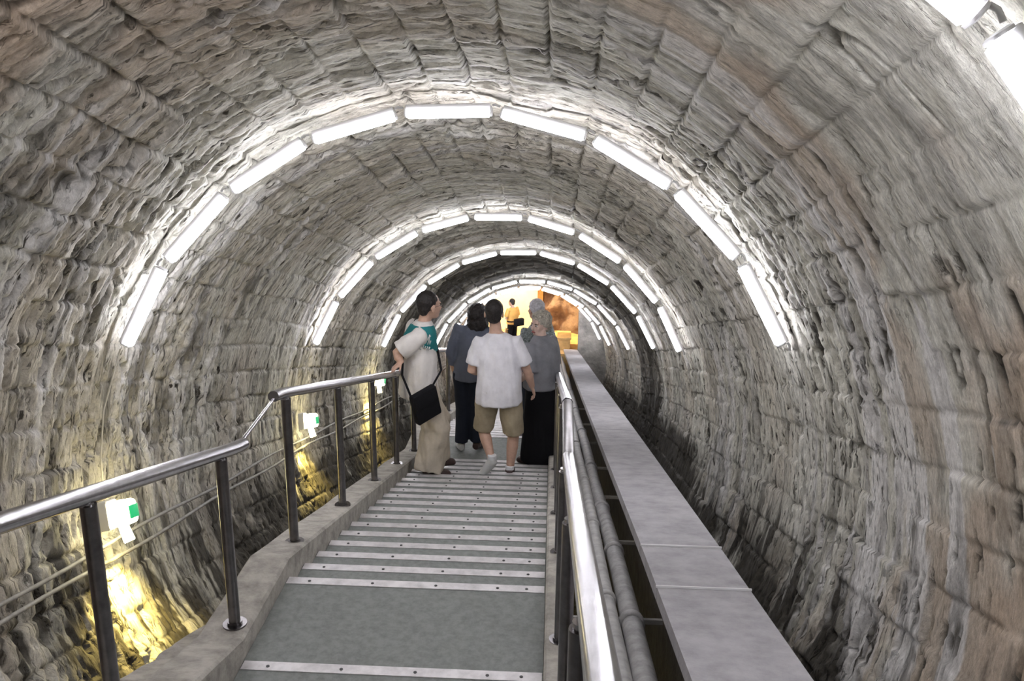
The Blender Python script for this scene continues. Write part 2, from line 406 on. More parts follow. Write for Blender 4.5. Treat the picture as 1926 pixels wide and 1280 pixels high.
def pipe(x, dh, r, material, label, cs, x_end):
    t = empty('service_pipe', P(x, 3, slab_h(3) + dh), label, 'pipe')
    pts = []; s = -.8
    while s < 29.2:
        f_ = min(1, max(0, (s - 7) / 20)); xx = x + (x_end - x) * f_ + .006 * math.sin(s * 1.3 + x * 30)
        pts.append(P(xx, s, slab_h(s) + dh + .006 * math.sin(s * .9 + x * 9))); s += .2
    b = MB(); b.tube(pts, r, 14); b.build('pipe_run', material, t, smooth=True)
    for c in cs:
        f_ = min(1, max(0, (c - 7) / 20)); xx = x + (x_end - x) * f_ + .006 * math.sin(c * 1.3 + x * 30)
        q = P(xx, c, slab_h(c) + dh + .006 * math.sin(c * .9 + x * 9)); b = MB()
        b.tube([q - AX * .035, q - AX * .03, q + AX * .03, q + AX * .035], [r * 1.02, r * 1.22, r * 1.22, r * 1.02], 16); b.build('coupling', material, t, smooth=True)
pipe(.335, -.27, .046, MPIPE2, 'thinner pale grey pipe running next to the right handrail', (3.4, 4.9, 6.6, 8.3, 10.5, 13, 16), .25)
pipe(.438, -.27, .054, MPIPE, 'thicker grey pipe lying between the thinner pipe and the walkway', (4.55, 5.9, 7.2, 9.0, 11.5, 14, 17), .33)
for i, (s, w) in enumerate(zip((3.3, 4.84, 6.46, 8.0, 9.45, 11.2, 13, 15), ('nearest, at the bottom edge', 'second', 'third', 'fourth', 'fifth', 'sixth', 'seventh', 'eighth'))):
    b = MB(); b.obox(P(.36, s, slab_h(s) - .348), XX, AX, UP, .27, .018, .012)
    o = b.build('pipe_bracket', MCOND); tag(o, 'grey bracket bar under the pipes, %s in the dark channel' % (w + ' from the front' if i else 'nearest'), 'bracket', 'bracket bars in the dark channel')

# ------------------------------------------------------------------ railings
def vpost(x, s_top, h_top, curb_off, r, parent):
    top = P(x, s_top, h_top); zt = top.z
    # follow the vertical down to the curb top
    z = zt
    while z > zt - 1.4:
        z -= .01; fx, fs, fh = frame_of((x, top.y, z))
        cur = float(np.interp(fs, [p[0] for p in PROF], [p[1] for p in PROF])) + curb_off
        if fh <= cur: break
    b = MB(); b.tube([(x, top.y, z), (x, top.y, zt - .015)], r, 16)
    o = b.build('post', MPOST, parent, auto=40)
    fl = MB(); fl.tube([(x, top.y, z - .002), (x, top.y, z + .010)], r * 2.1, 20); fl.tube([(x, top.y, z + .010), (x, top.y, z + .022)], r * 1.3, 16)
    fl.build('base_flange', MPOST, o, auto=40)
    cp = MB(); cp.tube([(x, top.y, zt - .06), (x, top.y, zt)], r * .72, 12); cp.build('collar', MSTEEL, o, auto=40)
PROF = top_profile(0)
RR = .029
lr = empty('handrail', P(-1.43, 3.8, -1.36), 'shiny steel handrail on the left of the stairs, nearest section with dark posts', 'handrail')
b = MB(); b.tube([P(-1.42, s, -.495) for s in (-1.0, 0, 1, 2, 3, 4.0)] + [P(-1.42, 4.12, -.487)], RR, 20); b.build('top_rail', MSTEEL, lr, auto=40)
b = MB(); b.tube([P(-1.42, 4.10, -.485), P(-1.42, 4.14, -.46), P(-1.42, 4.56, -.31), P(-1.42, 4.60, -.29)], .009, 10); b.build('link_rod', MSTEEL, lr, auto=40)
b = MB(); b.tube([P(-1.42, 4.56, -.292)] + [P(-1.42, s, -.282) for s in (4.7, 6, 7, 8, 9.3)], RR, 20); b.build('top_rail', MSTEEL, lr, auto=40)
for s, h in ((.6, -.495), (1.65, -.495), (2.72, -.495), (3.84, -.495), (4.77, -.285), (5.94, -.28), (7.07, -.28), (8.13, -.28), (9.2, -.28)):
    vpost(-1.42, s, h - .015, .11, .026, lr)
lr2 = empty('handrail', P(-1.43, 12, -1.0), 'steel handrail far down the left side, behind the man in the teal yoke shirt', 'handrail')
def rail_path(x, off, a, b_):
    pts = []
    s = a
    while s < b_:
        pts.append(P(x, s, float(np.interp(s, [p[0] for p in PROF], [p[1] for p in PROF])) + off)); s += .3
    return pts
b = MB(); b.tube(rail_path(-1.42, .97, 10.5, 29), RR, 14); b.build('top_rail', MSTEEL, lr2, smooth=True)
for s in (10.7, 12.3, 13.9, 15.5, 17.5, 19.5, 22, 25, 28): vpost(-1.42, s, float(np.interp(s, [p[0] for p in PROF], [p[1] for p in PROF])) + .96, .11, .026, lr2)
rr_ = empty('handrail', P(.05, 3.8, -1.36), 'polished steel handrail on the right of the stairs, beside the pipes', 'handrail')
XRR = .09
b = MB(); b.tube([P(XRR, s, -.50) for s in (-1.0, 0, 1, 2, 3, 4.0)] + [P(XRR, 4.05, -.495)], RR, 24); b.build('top_rail', MSTEEL, rr_, auto=40)
b = MB(); b.tube([P(XRR, 4.05, -.50), P(XRR, 4.10, -.48), P(XRR, 4.56, -.30), P(XRR, 4.62, -.285)], RR * .95, 16); b.build('level_rail', MPOST, rr_, auto=40)
b = MB(); b.tube([P(XRR, 4.60, -.285)] + [P(XRR - .02 * min(1, (s - 4.7) / 8), s, -.285) for s in (4.7, 6, 7, 8, 9.6)] + rail_path(XRR - .03, .97, 10.4, 29), RR, 16); b.build('top_rail', MSTEEL, rr_, auto=40)
for s, h in ((.7, -.495), (1.7, -.495), (2.72, -.495), (3.84, -.495), (4.77, -.285), (5.94, -.285), (7.07, -.285), (8.13, -.285), (9.3, -.285), (11, -.09), (13, -.09)):
    vpost(.068, s, h - .02, .10, .022, rr_)

# ------------------------------------------------------------------ fluorescent arches
ORD = ['lowest at left', 'second up at left', 'third up at left', 'fourth up at left', 'topmost', 'fourth up at right', 'third up at right', 'second up at right', 'lowest at right']
ARCH = [(2.29, 2.35, 163.2, 18.9, 'arch cut by the upper right corner'), (6.106, 2.35, 163.7, 19.4, 'nearest full arch'), (11.04, 2.35, 163.0, 17.7, 'second full arch'),
        (14.79, 2.35, 162.4, 19.7, 'third full arch'), (20.48, 2.35, 160.5, 20.7, 'fourth full arch'), (25.0, 2.35, 161.5, 19.0, 'fifth full arch'), (28.5, 2.35, 161.5, 19.0, 'farthest arch by the tunnel mouth')]
proto = None
def make_light(s, a):
    t = empty('tube_light', (0, 0, 0), '', 'light')
    # local: X along the tube, Y along the tunnel, Z outward to the wall
    b = MB(); b.obox(Vector((0, 0, .028)), XX, Vector((0, 1, 0)), Vector((0, 0, 1)), .292, .030, .022, 0, .006); hs = b.build('housing', MPLAST, None, auto=40); hs.parent = t
    b = MB(); b.obox(Vector((0, 0, -.012)), XX, Vector((0, 1, 0)), Vector((0, 0, 1)), .285, .040, .024, 0, .016); d = b.build('diffuser', MTUBE, None, auto=40); d.parent = t
    for sx in (-1, 1):
        b = MB(); b.obox(Vector((sx * .293, 0, 0)), XX, Vector((0, 1, 0)), Vector((0, 0, 1)), .010, .036, .030, 0, .01); e = b.build('end_cap', MPLAST, None, auto=40); e.parent = t
    b = MB(); b.tube([Vector((.30, 0, .04)), Vector((.325, 0, .045)), Vector((.355, 0, .03))], .009, 8); e = b.build('connecting_cable', MPLAST, None, smooth=True); e.parent = t
    return t
for ai, (s, r, a0, a1, aname) in enumerate(ARCH):
    n = 9; stp = (a0 - a1) / n; cx_, ch_ = cen(s)
    off = -8.6 if ai == 0 else 0
    for k in range(n):
        a = a0 - stp * (k + .5) + off
        if proto is None: o = proto = make_light(s, a)
        else:
            o = proto.copy(); C.objects.link(o)
            for c in proto.children:
                d = c.copy(); C.objects.link(d); d.parent = o
        c = Vector(P(cx_ + r * math.cos(R_(a)), s, ch_ + r * math.sin(R_(a))))
        out = (XX * math.cos(R_(a)) + UP * math.sin(R_(a))); tan = (XX * math.sin(R_(a)) - UP * math.cos(R_(a)))
        jit = random.uniform(-.012, .012); rot = Quaternion(out, random.uniform(-.02, .02)).to_matrix()
        m3 = Matrix((rot @ tan, rot @ (out.cross(tan)), out)).transposed()
        o.matrix_world = Matrix.Translation(c + AX * jit) @ m3.to_4x4()
        tag(o, 'lit tube, %s, on the %s' % (ORD[k], aname), 'light', 'fluorescent tubes on the ' + aname)

# ------------------------------------------------------------------ conduits, cables, emergency lamps on the left
def wall_pt(s, h, inset): 
    x, c = cen(s); r = RW - inset; return P(x - math.sqrt(max(.01, r * r - (h - c) ** 2)), s, h)
for dh, lab in ((0, 'upper grey conduit clipped along the left wall'), (-.10, 'lower grey conduit clipped along the left wall')):
    b = MB(); b.tube([wall_pt(s, -1.69 + dh + .0426 * s + .012 * math.sin(s * 2.1 + dh * 30), .035) for s in np.arange(2.2, 29.0, .3)], .014, 8)
    tag(b.build('conduit', MCOND, None, smooth=True), lab, 'conduit')
MLAMP = emat('lit_lens', (1.0, .88, .48), 30.0)
MYEL = emat('yellow_lamp_glass', (1.0, .72, .18), 160.0)
MGREEN = mat('green_rim', (.02, .45, .16), .4, emit=(.05, .8, .3), estr=.5)
names = ['nearest', 'second', 'third', 'fourth']
for i, (s, h) in enumerate(((6.06, -1.24), (11.0, -1.0), (14.75, -.62), (20.4, -.55))):
    base = wall_pt(s, h, .04); x, c = cen(s); fx, fs, fh = frame_of(base)
    nrm = (XX * (x - fx) + UP * (c - fh)).normalized(); tn = AX.cross(nrm).normalized()
    if tn.z < 0: tn = -tn
    t = empty('emergency_light', base, '%s white emergency lamp with yellow spotlight low on the left wall' % names[i], 'lamp', 'emergency lamps on the left wall')
    b = MB(); b.obox(base + nrm * .03, AX, tn, nrm, .075, .10, .035, 0, .012); b.build('back_box', MPLAST, t, auto=40)
    b = MB(); b.obox(base + nrm * .135, AX, tn, nrm, .070, .085, .075, 0, .035); b.build('lens', MLAMP, t, auto=50)
    b = MB(); b.obox(base + nrm * .212, AX, tn, nrm, .058, .046, .005, 0, .004); b.build('green_rim', MGREEN, t, auto=50)
    tp = base + nrm * .12 - tn * .08; dr = (-tn + nrm * .25).normalized()
    b = MB(); b.tube([tp, tp + dr * .02, tp + dr * .12], [.030, .034, .038], 16); b.build('spotlight', MLAMP, t, auto=50)
    b = MB(); e = tp + dr * .125; b.tube([tp + dr * .119, e], .034, 16); b.build('spotlight_glass', MYEL, t, auto=50)
    ld_ = bpy.data.lights.new('yellow_spot', 'SPOT'); ld_.color = (1.0, .76, .20); ld_.energy = 170; ld_.spot_size = R_(120); ld_.spot_blend = .6; ld_.shadow_soft_size = .03
    lo = bpy.data.objects.new('yellow_spot', ld_); C.objects.link(lo); lo.parent = t; lo.location = (e + dr * .01) - base
    lo.rotation_euler = (dr + XX * .12 - nrm * .32).to_track_quat('-Z', 'Y').to_euler()
    # thin cable from the foot of the arch
    x, c = cen(s); foot = P(x + 2.40 * math.cos(R_(ARCH[i + 1][2])), ARCH[i + 1][0], c + 2.40 * math.sin(R_(ARCH[i + 1][2])))
    mid = on_wall(s + .0, 174, RW - .05); mid2 = on_wall(s, 182, RW - .05); bend = base + tn * .09 + nrm * .02
    b = MB(); b.tube([foot, (foot + mid) * .5, mid, mid2, bend], .006, 8)
    tag(b.build('cable', MWIRE, None, smooth=True), 'thin cream cable hanging from the %s arch of tubes down to its emergency lamp' % names[i], 'cable')

# ------------------------------------------------------------------ lit chamber at the tunnel mouth
MPLASTER = mat('warm_plaster', (.84, .76, .58), .9, noise_scale=1.2, noise_amt=.08)
MROCK = mat('rough_rock', (.20, .14, .11), .9, noise_scale=1.8, noise_amt=.3, bump=.05, bump_scale=6, col2=(.09, .06, .045))
MWOOD = mat('brown_wood', (.30, .15, .05), .6, noise_scale=8)
MBENCH = mat('ochre_stone', (.62, .42, .18), .8, noise_scale=4, noise_amt=.15)
b = MB(); b.obox(P(1.60, 29.35, -.4), XX, AX, UP, .74, .2, 2.4, 0, .06)
tag(b.build('wall_end', mat('portal_stone', (.22, .21, .19), .85, noise_scale=2.5, noise_amt=.25, bump=.03, bump_scale=9), None, auto=40), kind='structure')
fz = P(0, 29.5, -.22).z
y0 = P(0, 29.5, -.22).y
b = MB(); b.box((-4.2, y0, fz - 3.6), (3.4, y0 + 9, fz)); tag(b.build('floor', MBENCH), kind='structure')
b = MB(); b.box((-4.2, y0 + 2.8, fz - .2), (-.50, y0 + 3.0, fz + 4.6)); tag(b.build('wall_back', MPLASTER), kind='structure')
b = MB(); b.box((-4.2, y0 + .9, fz), (-4.0, y0 + 2.8, fz + 4.6)); tag(b.build('wall_left', MPLASTER), kind='structure')
b = MB(); b.box((-4.2, y0 + .9, fz + 4.6), (3.4, y0 + 9, fz + 4.8)); tag(b.build('ceiling', MPLASTER), kind='structure')
t = empty('door_frame', (-.4, y0 + 5.9, fz), 'brown wooden frame where the bright wall meets the rock', 'frame')
b = MB(); b.box((-.53, y0 + 2.6, fz), (-.33, y0 + 2.82, fz + 4.4)); b.build('upright', MWOOD, t)
b = MB(); b.box((-.33, y0 + 2.6, fz + 2.75), (.0, y0 + 2.75, fz + 2.9)); b.build('crossbar', MWOOD, t)
# rock face: a lumpy curved surface
b = MB(); v = []; nu, nv = 60, 50
for i in range(nu + 1):
    for j in range(nv + 1):
        u = i / nu; w = j / nv
        x = -.3 + 3.4 * u; yy = y0 + 2.75 - 2.2 * max(0, u - .2) ** 1.1; z = fz - .1 + 4.8 * w
        d = noise.fractal(Vector((x * 1.3, yy * 1.3, z * 1.3)), .8, 2.1, 4) * .22 + noise.noise(Vector((x * 5, z * 5, 2))) * .06
        v.append((x, yy - d, z))
b.add(v, [(i * (nv + 1) + j, (i + 1) * (nv + 1) + j, (i + 1) * (nv + 1) + j + 1, i * (nv + 1) + j + 1) for i in range(nu) for j in range(nv)])
tag(b.build('wall_right', MROCK, None, smooth=True), kind='structure')
b = MB(); b.box((.22, y0 + .4, fz), (.62, y0 + 1.2, fz + .38)); b.box((.19, y0 + .37, fz + .38), (.65, y0 + 1.23, fz + .44))
tag(b.build('stone_block', MBENCH), 'orange-lit low stone block at the far end of the walkway', 'block')
for nm, loc, e in (('chamber_lamp', (-2.0, y0 + 1.7, fz + 3.6), 5500), ('chamber_lamp', (.9, y0 + .9, fz + 3.6), 800)):
    t = empty('ceiling_lamp', (loc[0], loc[1], fz + 4.6), 'warm lamp %s in the far chamber' % ('beside the bright plaster wall' if e > 1000 else 'hanging over the rock'), 'lamp')
    b = MB(); b.tube([(loc[0], loc[1], fz + 4.6), (loc[0], loc[1], loc[2] + .1)], .015, 8); b.build('stem', MWOOD, t)
    b = MB(); b.ell((loc[0], loc[1], loc[2]), (.10, .10, .10)); b.build('bulb', emat('warm_bulb', (1, .78, .42) if e > 1000 else (1, .45, .12), e * .8), t, smooth=True)

# ------------------------------------------------------------------ people
MSKIN = mat('skin', (.56, .36, .27), .55, noise_scale=30, noise_amt=.05)
MSKIN2 = mat('fair_skin', (.66, .48, .40), .55, noise_scale=30, noise_amt=.04)
MHAIRD = mat('dark_hair', (.022, .018, .017), .55, noise_scale=60, noise_amt=.4, bump=.006, bump_scale=90)
MHAIRG = mat('ash_blond_hair', (.50, .46, .38), .7, noise_scale=45, noise_amt=.2, bump=.01, bump_scale=70, col2=(.17, .16, .14))
MHAIRW = mat('white_hair', (.60, .59, .62), .7, noise_scale=35, noise_amt=.15, bump=.01, bump_scale=70, col2=(.33, .32, .34))
def cloth(name, col, amt=.06, **k): return mat(name, col, .9, 0, .15, noise_scale=7, noise_amt=amt, bump=.004, bump_scale=26, **k)
MWSHIRT = cloth('white_cotton', (.80, .79, .83)); MCREAM = cloth('cream_cotton', (.72, .69, .66))
MTEAL = cloth('teal_cotton', (.03, .20, .21)); MKHAKI = cloth('khaki_twill', (.40, .34, .24), .1); MBEIGE = cloth('beige_twill', (.52, .46, .37), .08)
MBLACK = cloth('black_cloth', (.012, .012, .014)); MNAVY = cloth('dark_denim', (.020, .024, .036)); MSLATE = cloth('slate_cotton', (.13, .145, .19))
MGREY = cloth('grey_knit', (.27, .275, .30), .1); MPATT = mat('patterned_cloth', (.30, .34, .34), .9, noise_scale=55, noise_amt=.3, col2=(.03, .04, .04))
MORANGE = cloth('orange_shirt', (.75, .42, .12)); MSHOEW = mat('white_leather', (.62, .62, .60), .6); MSHOED = mat('brown_leather', (.06, .035, .03), .5)
MSOCK = cloth('white_sock', (.75, .75, .75)); MGLASS = mat('black_rim', (.02, .02, .02), .3); MEYE = mat('eye_dark', (.03, .025, .02), .3); MEYEW = mat('eye_white', (.7, .68, .65), .4)
MLIP = mat('lips', (.32, .10, .09), .5); MBROW = mat('brow', (.16, .12, .09), .8); MMARK = mat('print_white', (.62, .66, .64), .8)

HS = 1.13
def remesh(b, vox, smooth=4, wr=0.0, wsc=(9, 9, 3), seed=0):
    me = b.mesh('tmp'); bm = bmesh.new(); bm.from_mesh(me); bmesh.ops.recalc_face_normals(bm, faces=bm.faces); bm.to_mesh(me); bm.free()
    o = bpy.data.objects.new('tmp', me); C.objects.link(o)
    r = o.modifiers.new('r', 'REMESH'); r.mode = 'VOXEL'; r.voxel_size = vox
    q = o.modifiers.new('s', 'SMOOTH'); q.iterations = smooth; q.factor = .5
    dg = bpy.context.evaluated_depsgraph_get(); dg.update()
    out = bpy.data.meshes.new_from_object(o.evaluated_get(dg))
    bpy.data.objects.remove(o); bpy.data.meshes.remove(me)
    if wr:
        nrm = [v.normal.copy() for v in out.vertices]
        for v, n in zip(out.vertices, nrm):
            p = Vector((v.co.x * wsc[0] + seed, v.co.y * wsc[1], v.co.z * wsc[2] + v.co.x * 4))
            d = noise.noise(p) * .6 + noise.noise(p * 2.3) * .4
            v.co += n * (d * wr)
    out.materials.clear()
    return out
def place(me, rot, loc): me.transform(Matrix.Translation(loc) @ rot.to_4x4()); me.update(); return me
def lerp(a, b, t): return Vector(a) * (1 - t) + Vector(b) * t
def limb(b, pts, rs, n=14, ref=None): b.tube(pts, rs, n, 0, ref)
def hand(b, w, d, n, t, curl=(.3, .4, .3), thumb=.5, k=1.0):
    d = d.normalized(); n = (n - d * n.dot(d)).normalized(); t = t - d * t.dot(d) - n * t.dot(n); t.normalize()
    b.tube([w - d * .02, w + d * .02, w + d * .06 * k, w + d * .092 * k], [(.024, .019), (.034, .016), (.041, .015), (.038, .012)], 12, 0, t)
    for off, L, base in ((.030, .070, .088), (.010, .080, .092), (-.010, .074, .090), (-.029, .058, .082)):
        p = w + d * base * k + t * off * k; pts = [p - d * .02]; ang = 0; dirc = d + t * off * 2
        dirc.normalize()
        for seg, (c, fr) in enumerate(zip(curl, (.42, .32, .26))):
            ang += c; dd = (dirc * math.cos(ang) + n * math.sin(ang)).normalized(); pts.append(p.copy()); p = p + dd * (L * fr * k)
        pts.append(p); b.tube(pts, [.0095, .0095, .009, .0082, .0065], 8)
    p = w + d * .022 * k + t * .026 * k; dd = (d * .65 + t * .75 + n * thumb * .6).normalized(); q = p + dd * .042 * k
    d2 = (d * .85 + t * .3 + n * thumb * .8).normalized(); b.tube([p - dd * .01, p, q, q + d2 * .034 * k], [.013, .013, .0105, .008], 8)

def figure(label, loc, yaw, H, J, tors, skin, head_yaw, hair, group=None, arms=None, legs=True, hpitch=0, vox=.0075, face=False):
    k = H / 1.75; rot = Matrix.Rotation(yaw, 3, 'Z'); loc = Vector(loc)
    J = {a: Vector(v) * k for a, v in J.items()}
    b = MB()
    limb(b, [J['pelvis'] + Vector((0, 0, z * k)) * 1 if i == 0 else p for i, (p, z) in enumerate([(J['pelvis'], -.08), (J['pelvis'], 0), (lerp(J['pelvis'], J['chest'], .35), 0), (lerp(J['pelvis'], J['chest'], .7), 0), (J['chest'], 0), (lerp(J['chest'], J['neck'], .6), 0), (J['neck'], 0)])],
         [(a * k, c * k) for a, c in tors], 20, (1, 0, 0))
    hd = J['head']; g = k * HS
    limb(b, [J['neck'] - Vector((0, 0, .03)), lerp(J['neck'], hd, .5), hd - Vector((0, 0, .02))], [.062 * k, .055 * k, .055 * k])
    hr = Matrix.Rotation(head_yaw - yaw, 3, 'Z') @ Matrix.Rotation(hpitch, 3, 'X')
    def hp(x, y, z): return hd + hr @ (Vector((x, y, z)) * g)
    b.ell(hp(0, -.012, .035), (.073 * g, .092 * g, .082 * g), hr)
    b.ell(hp(0, .024, -.018), (.060 * g, .064 * g, .084 * g), hr)
    b.ell(hp(0, .036, -.072), (.044 * g, .046 * g, .036 * g), hr)
    b.tube([hp(0, .080, .018), hp(0, .096, -.008), hp(0, .106, -.024), hp(0, .088, -.034)], [.008 * g, .010 * g, .013 * g, .009 * g], 8)
    for s in (-1, 1):
        b.ell(hp(s * .074, -.006, -.008), (.010 * g, .020 * g, .032 * g), hr, 10, 8)
        b.ell(hp(s * .032, .062, -.022), (.024 * g, .022 * g, .024 * g), hr, 10, 8)
        b.ell(hp(s * .028, .076, .026), (.024 * g, .010 * g, .008 * g), hr, 10, 8)
    b.ell(hp(0, .082, -.058), (.022 * g, .012 * g, .010 * g), hr, 10, 8)
    for s in ('L', 'R'):
        sh, el, wr_ = J['sh' + s], J['el' + s], J['wr' + s]
        limb(b, [lerp(J['chest'], sh, .4), sh, lerp(sh, el, .5), el, lerp(el, wr_, .4), wr_], [.06 * k, .058 * k, .050 * k, .042 * k, .043 * k, .028 * k])
        hdirs = J.get('hd' + s); hd_ = hdirs if hdirs else (wr_ - el); hn = J.get('hn' + s, Vector((-1 if s == 'R' else 1, 0, 0))); th = J.get('ht' + s, Vector((0, 1, 0)))
        hand(b, wr_, Vector(hd_), Vector(hn), Vector(th), (arms or {}).get(s, (.3, .4, .3)), .5, k)
        hi, kn, an, to = J['hip' + s], J['kn' + s], J['an' + s], J['toe' + s]
        limb(b, [hi + Vector((0, 0, .03)), lerp(hi, kn, .4), kn, lerp(kn, an, .35), lerp(kn, an, .75), an], [.085 * k, .078 * k, .056 * k, .058 * k, .042 * k, .036 * k])
        limb(b, [an + Vector((0, 0, .0)), lerp(an, to, .5) - Vector((0, 0, .012)), to], [.040 * k, .036 * k, .026 * k])
    me = place(remesh(b, vox, 3), rot, loc)
    o = link('person', me, skin, None, True); tag(o, label, 'person', group)
    def add(name, b2, m, vx=.012, sm=5, wr=.0, wsc=(9, 9, 3), lab=None, par=None, seed=0, raw=False):
        me2 = b2.mesh(name) if raw else remesh(b2, vx, sm, wr, wsc, seed)
        place(me2, rot, loc)
        if raw:
            bm = bmesh.new(); bm.from_mesh(me2); bmesh.ops.recalc_face_normals(bm, faces=bm.faces); bm.to_mesh(me2); bm.free()
        q = link(name, me2, m, None, True); q.parent = par or o
        if lab: q['label'] = lab
        return q
    # hair
    hb = MB()
    if hair[0] == 'short':
        hb.ell(hp(0, -.024, .044), (.080 * g, .094 * g, .086 * g), hr); hb.ell(hp(0, -.060, -.010), (.066 * g, .045 * g, .062 * g), hr)
        add('hair', hb, hair[1], .008, 2, .006, (40, 40, 30))
    elif hair[0] == 'bushy':
        hb.ell(hp(0, -.025, .040), (.102 * g, .105 * g, .098 * g), hr); hb.ell(hp(0, -.060, -.055), (.100 * g, .062 * g, .085 * g), hr)
        for s in (-1, 1): hb.ell(hp(s * .07, -.02, -.05), (.035 * g, .05 * g, .07 * g), hr)
        add('hair', hb, hair[1], .009, 2, .016, (30, 30, 26))
    else:
        hb.ell(hp(0, -.026, .050), (.091 * g, .100 * g, .090 * g), hr); hb.ell(hp(0, -.068, -.008), (.075 * g, .052 * g, .078 * g), hr)
        hb.ell(hp(0, .040, .090), (.062 * g, .040 * g, .032 * g), hr)
        for s in (-1, 1): hb.ell(hp(s * .070, -.012, .018), (.020 * g, .036 * g, .045 * g), hr)
        add('hair', hb, hair[1], .008, 2, .012, (34, 34, 30))
    if face:
        for s in (-1, 1):
            e = MB(); e.ell(hp(s * .029, .078, .006), (.016 * g, .010 * g, .0085 * g), hr, 10, 8); w_ = add('eye', e, MEYEW, raw=True)
            e = MB(); e.ell(hp(s * .029, .0835, .006), (.008 * g, .006 * g, .008 * g), hr, 10, 8); add('iris', e, MEYE, raw=True, par=w_)
            e = MB(); e.tube([hp(s * .014, .086, .020), hp(s * .030, .088, .026), hp(s * .046, .078, .020)], [.004, .0055, .003], 6); add('eyebrow', e, MBROW, raw=True)
        e = MB(); e.tube([hp(-.022, .086, -.056), hp(-.008, .095, -.053), hp(.008, .095, -.053), hp(.022, .086, -.056)], [.004, .010, .010, .004], 8); add('lips', e, MLIP, raw=True)
    return o, J, add, hp, k

TM = [(.150, .105), (.168, .118), (.158, .112), (.168, .118), (.176, .118), (.130, .085), (.062, .058)]
TW = [(.155, .110), (.172, .120), (.145, .105), (.155, .112), (.160, .118), (.118, .080), (.056, .052)]
STAND = dict(pelvis=(0, 0, .94), chest=(0, 0, 1.30), neck=(0, -.01, 1.475), head=(0, .02, 1.635), shL=(-.185, 0, 1.405), shR=(.185, 0, 1.405),
             elL=(-.235, -.03, 1.12), elR=(.235, -.03, 1.12), wrL=(-.235, .05, .88), wrR=(.235, .05, .88),
             hipL=(-.09, 0, .90), hipR=(.09, 0, .90), knL=(-.10, .02, .49), knR=(.10, .02, .49), anL=(-.11, -.02, .085), anR=(.11, -.02, .085), toeL=(-.13, .15, .035), toeR=(.13, .15, .035))
def pose(**k): d = dict(STAND); d.update(k); return d
def shoe(add, an, to, m, k, sock=None, lab=None):
    b = MB(); d = (to - an); d.z = 0; d.normalize(); f = (to - an).normalized()
    heel = an - f * .055 * k - Vector((0, 0, .035)) * k; base = Vector((0, 0, -.01))
    b.tube([heel, lerp(heel, to, .25) + Vector((0, 0, .012)), lerp(heel, to, .6) + Vector((0, 0, .004)), to + f * .02, to + f * .045], [(.038, .036), (.052, .042), (.046, .049), (.036, .050), (.018, .030)], 14, 0, (0, 0, 1))
    b.tube([an + Vector((0, 0, .03)), an - Vector((0, 0, .03))], [.046 * k, .046 * k], 12)
    s = add('shoe', b, m, .009, 3, lab=lab)
    if sock:
        b = MB(); b.tube([an - Vector((0, 0, .0)), an + Vector((0, 0, .065)) * k], [.044 * k, .045 * k], 14); add('sock', b, sock, .009, 2, par=s)
def shirt(add, J, k, m, hem, rad, sleeve, srad, wr=.010, name='shirt', seed=0, neck=True, lab=None):
    b = MB(); pel, ch, nk = J['pelvis'], J['chest'], J['neck']
    z = [hem, hem + .02, .98, 1.12, 1.25, 1.36, 1.43, 1.475]
    def ax(zz):
        zz *= k
        if zz <= pel.z: return Vector((pel.x, pel.y, zz))
        if zz <= ch.z: t = (zz - pel.z) / (ch.z - pel.z); return Vector((*lerp(pel, ch, t).xy, zz))
        t = (zz - ch.z) / max(.01, nk.z - ch.z); return Vector((*lerp(ch, nk, min(1, t)).xy, zz))
    b.tube([ax(q) for q in z], [(a * k, c * k) for a, c in rad], 24, 0, (1, 0, 0))
    for s in ('L', 'R'):
        sh, el, wr_ = J['sh' + s], J['el' + s], J['wr' + s]
        inn = lerp(ch, sh, .45) + Vector((0, 0, .0)); t = sleeve
        if t <= 1: pts = [inn, sh, lerp(sh, el, t * .5), lerp(sh, el, t)]; rs = [.080, .076, srad * 1.02, srad * 1.06]
        else: pts = [inn, sh, lerp(sh, el, .5), el, lerp(el, wr_, (t - 1) * .5), lerp(el, wr_, t - 1)]; rs = [.075, .070, srad, srad * .92, srad * .85, srad * .75]
        b.tube(pts, [q * k for q in rs], 16)
    return add(name, b, m, .011, 5, wr, (8, 8, 3.2), seed=seed, lab=lab)
def trousers(add, J, k, m, top, end, r0, r1, r2, hipr=(.185, .135), wr=.010, name='trousers', seed=0):
    b = MB(); pel = J['pelvis']
    b.tube([Vector((pel.x, pel.y, top * k)), Vector((pel.x, pel.y, .95 * k)), Vector((pel.x, pel.y, .86 * k)), Vector((pel.x, pel.y, .82 * k))], [(hipr[0] * .93 * k, hipr[1] * .93 * k), (hipr[0] * k, hipr[1] * k), (hipr[0] * k, hipr[1] * k), (hipr[0] * .8 * k, hipr[1] * .8 * k)], 22, 0, (1, 0, 0))
    for s in ('L', 'R'):
        hi, kn, an = J['hip' + s], J['kn' + s], J['an' + s]
        if end <= 1: pts = [hi + Vector((0, 0, .02)), lerp(hi, kn, end * .5), lerp(hi, kn, end)]; rs = [r0, (r0 + r1) / 2, r1]
        else: pts = [hi + Vector((0, 0, .02)), lerp(hi, kn, .5), kn, lerp(kn, an, (end - 1) * .5), lerp(kn, an, end - 1)]; rs = [r0, (r0 + r1) / 2, r1, (r1 + r2) / 2, r2]
        b.tube(pts, [q * k for q in rs], 18)
    return add(name, b, m, .011, 4, wr, (9, 9, 4), seed=seed)
def local(world, loc, yaw): return Matrix.Rotation(-yaw, 3, 'Z') @ (Vector(world) - Vector(loc))

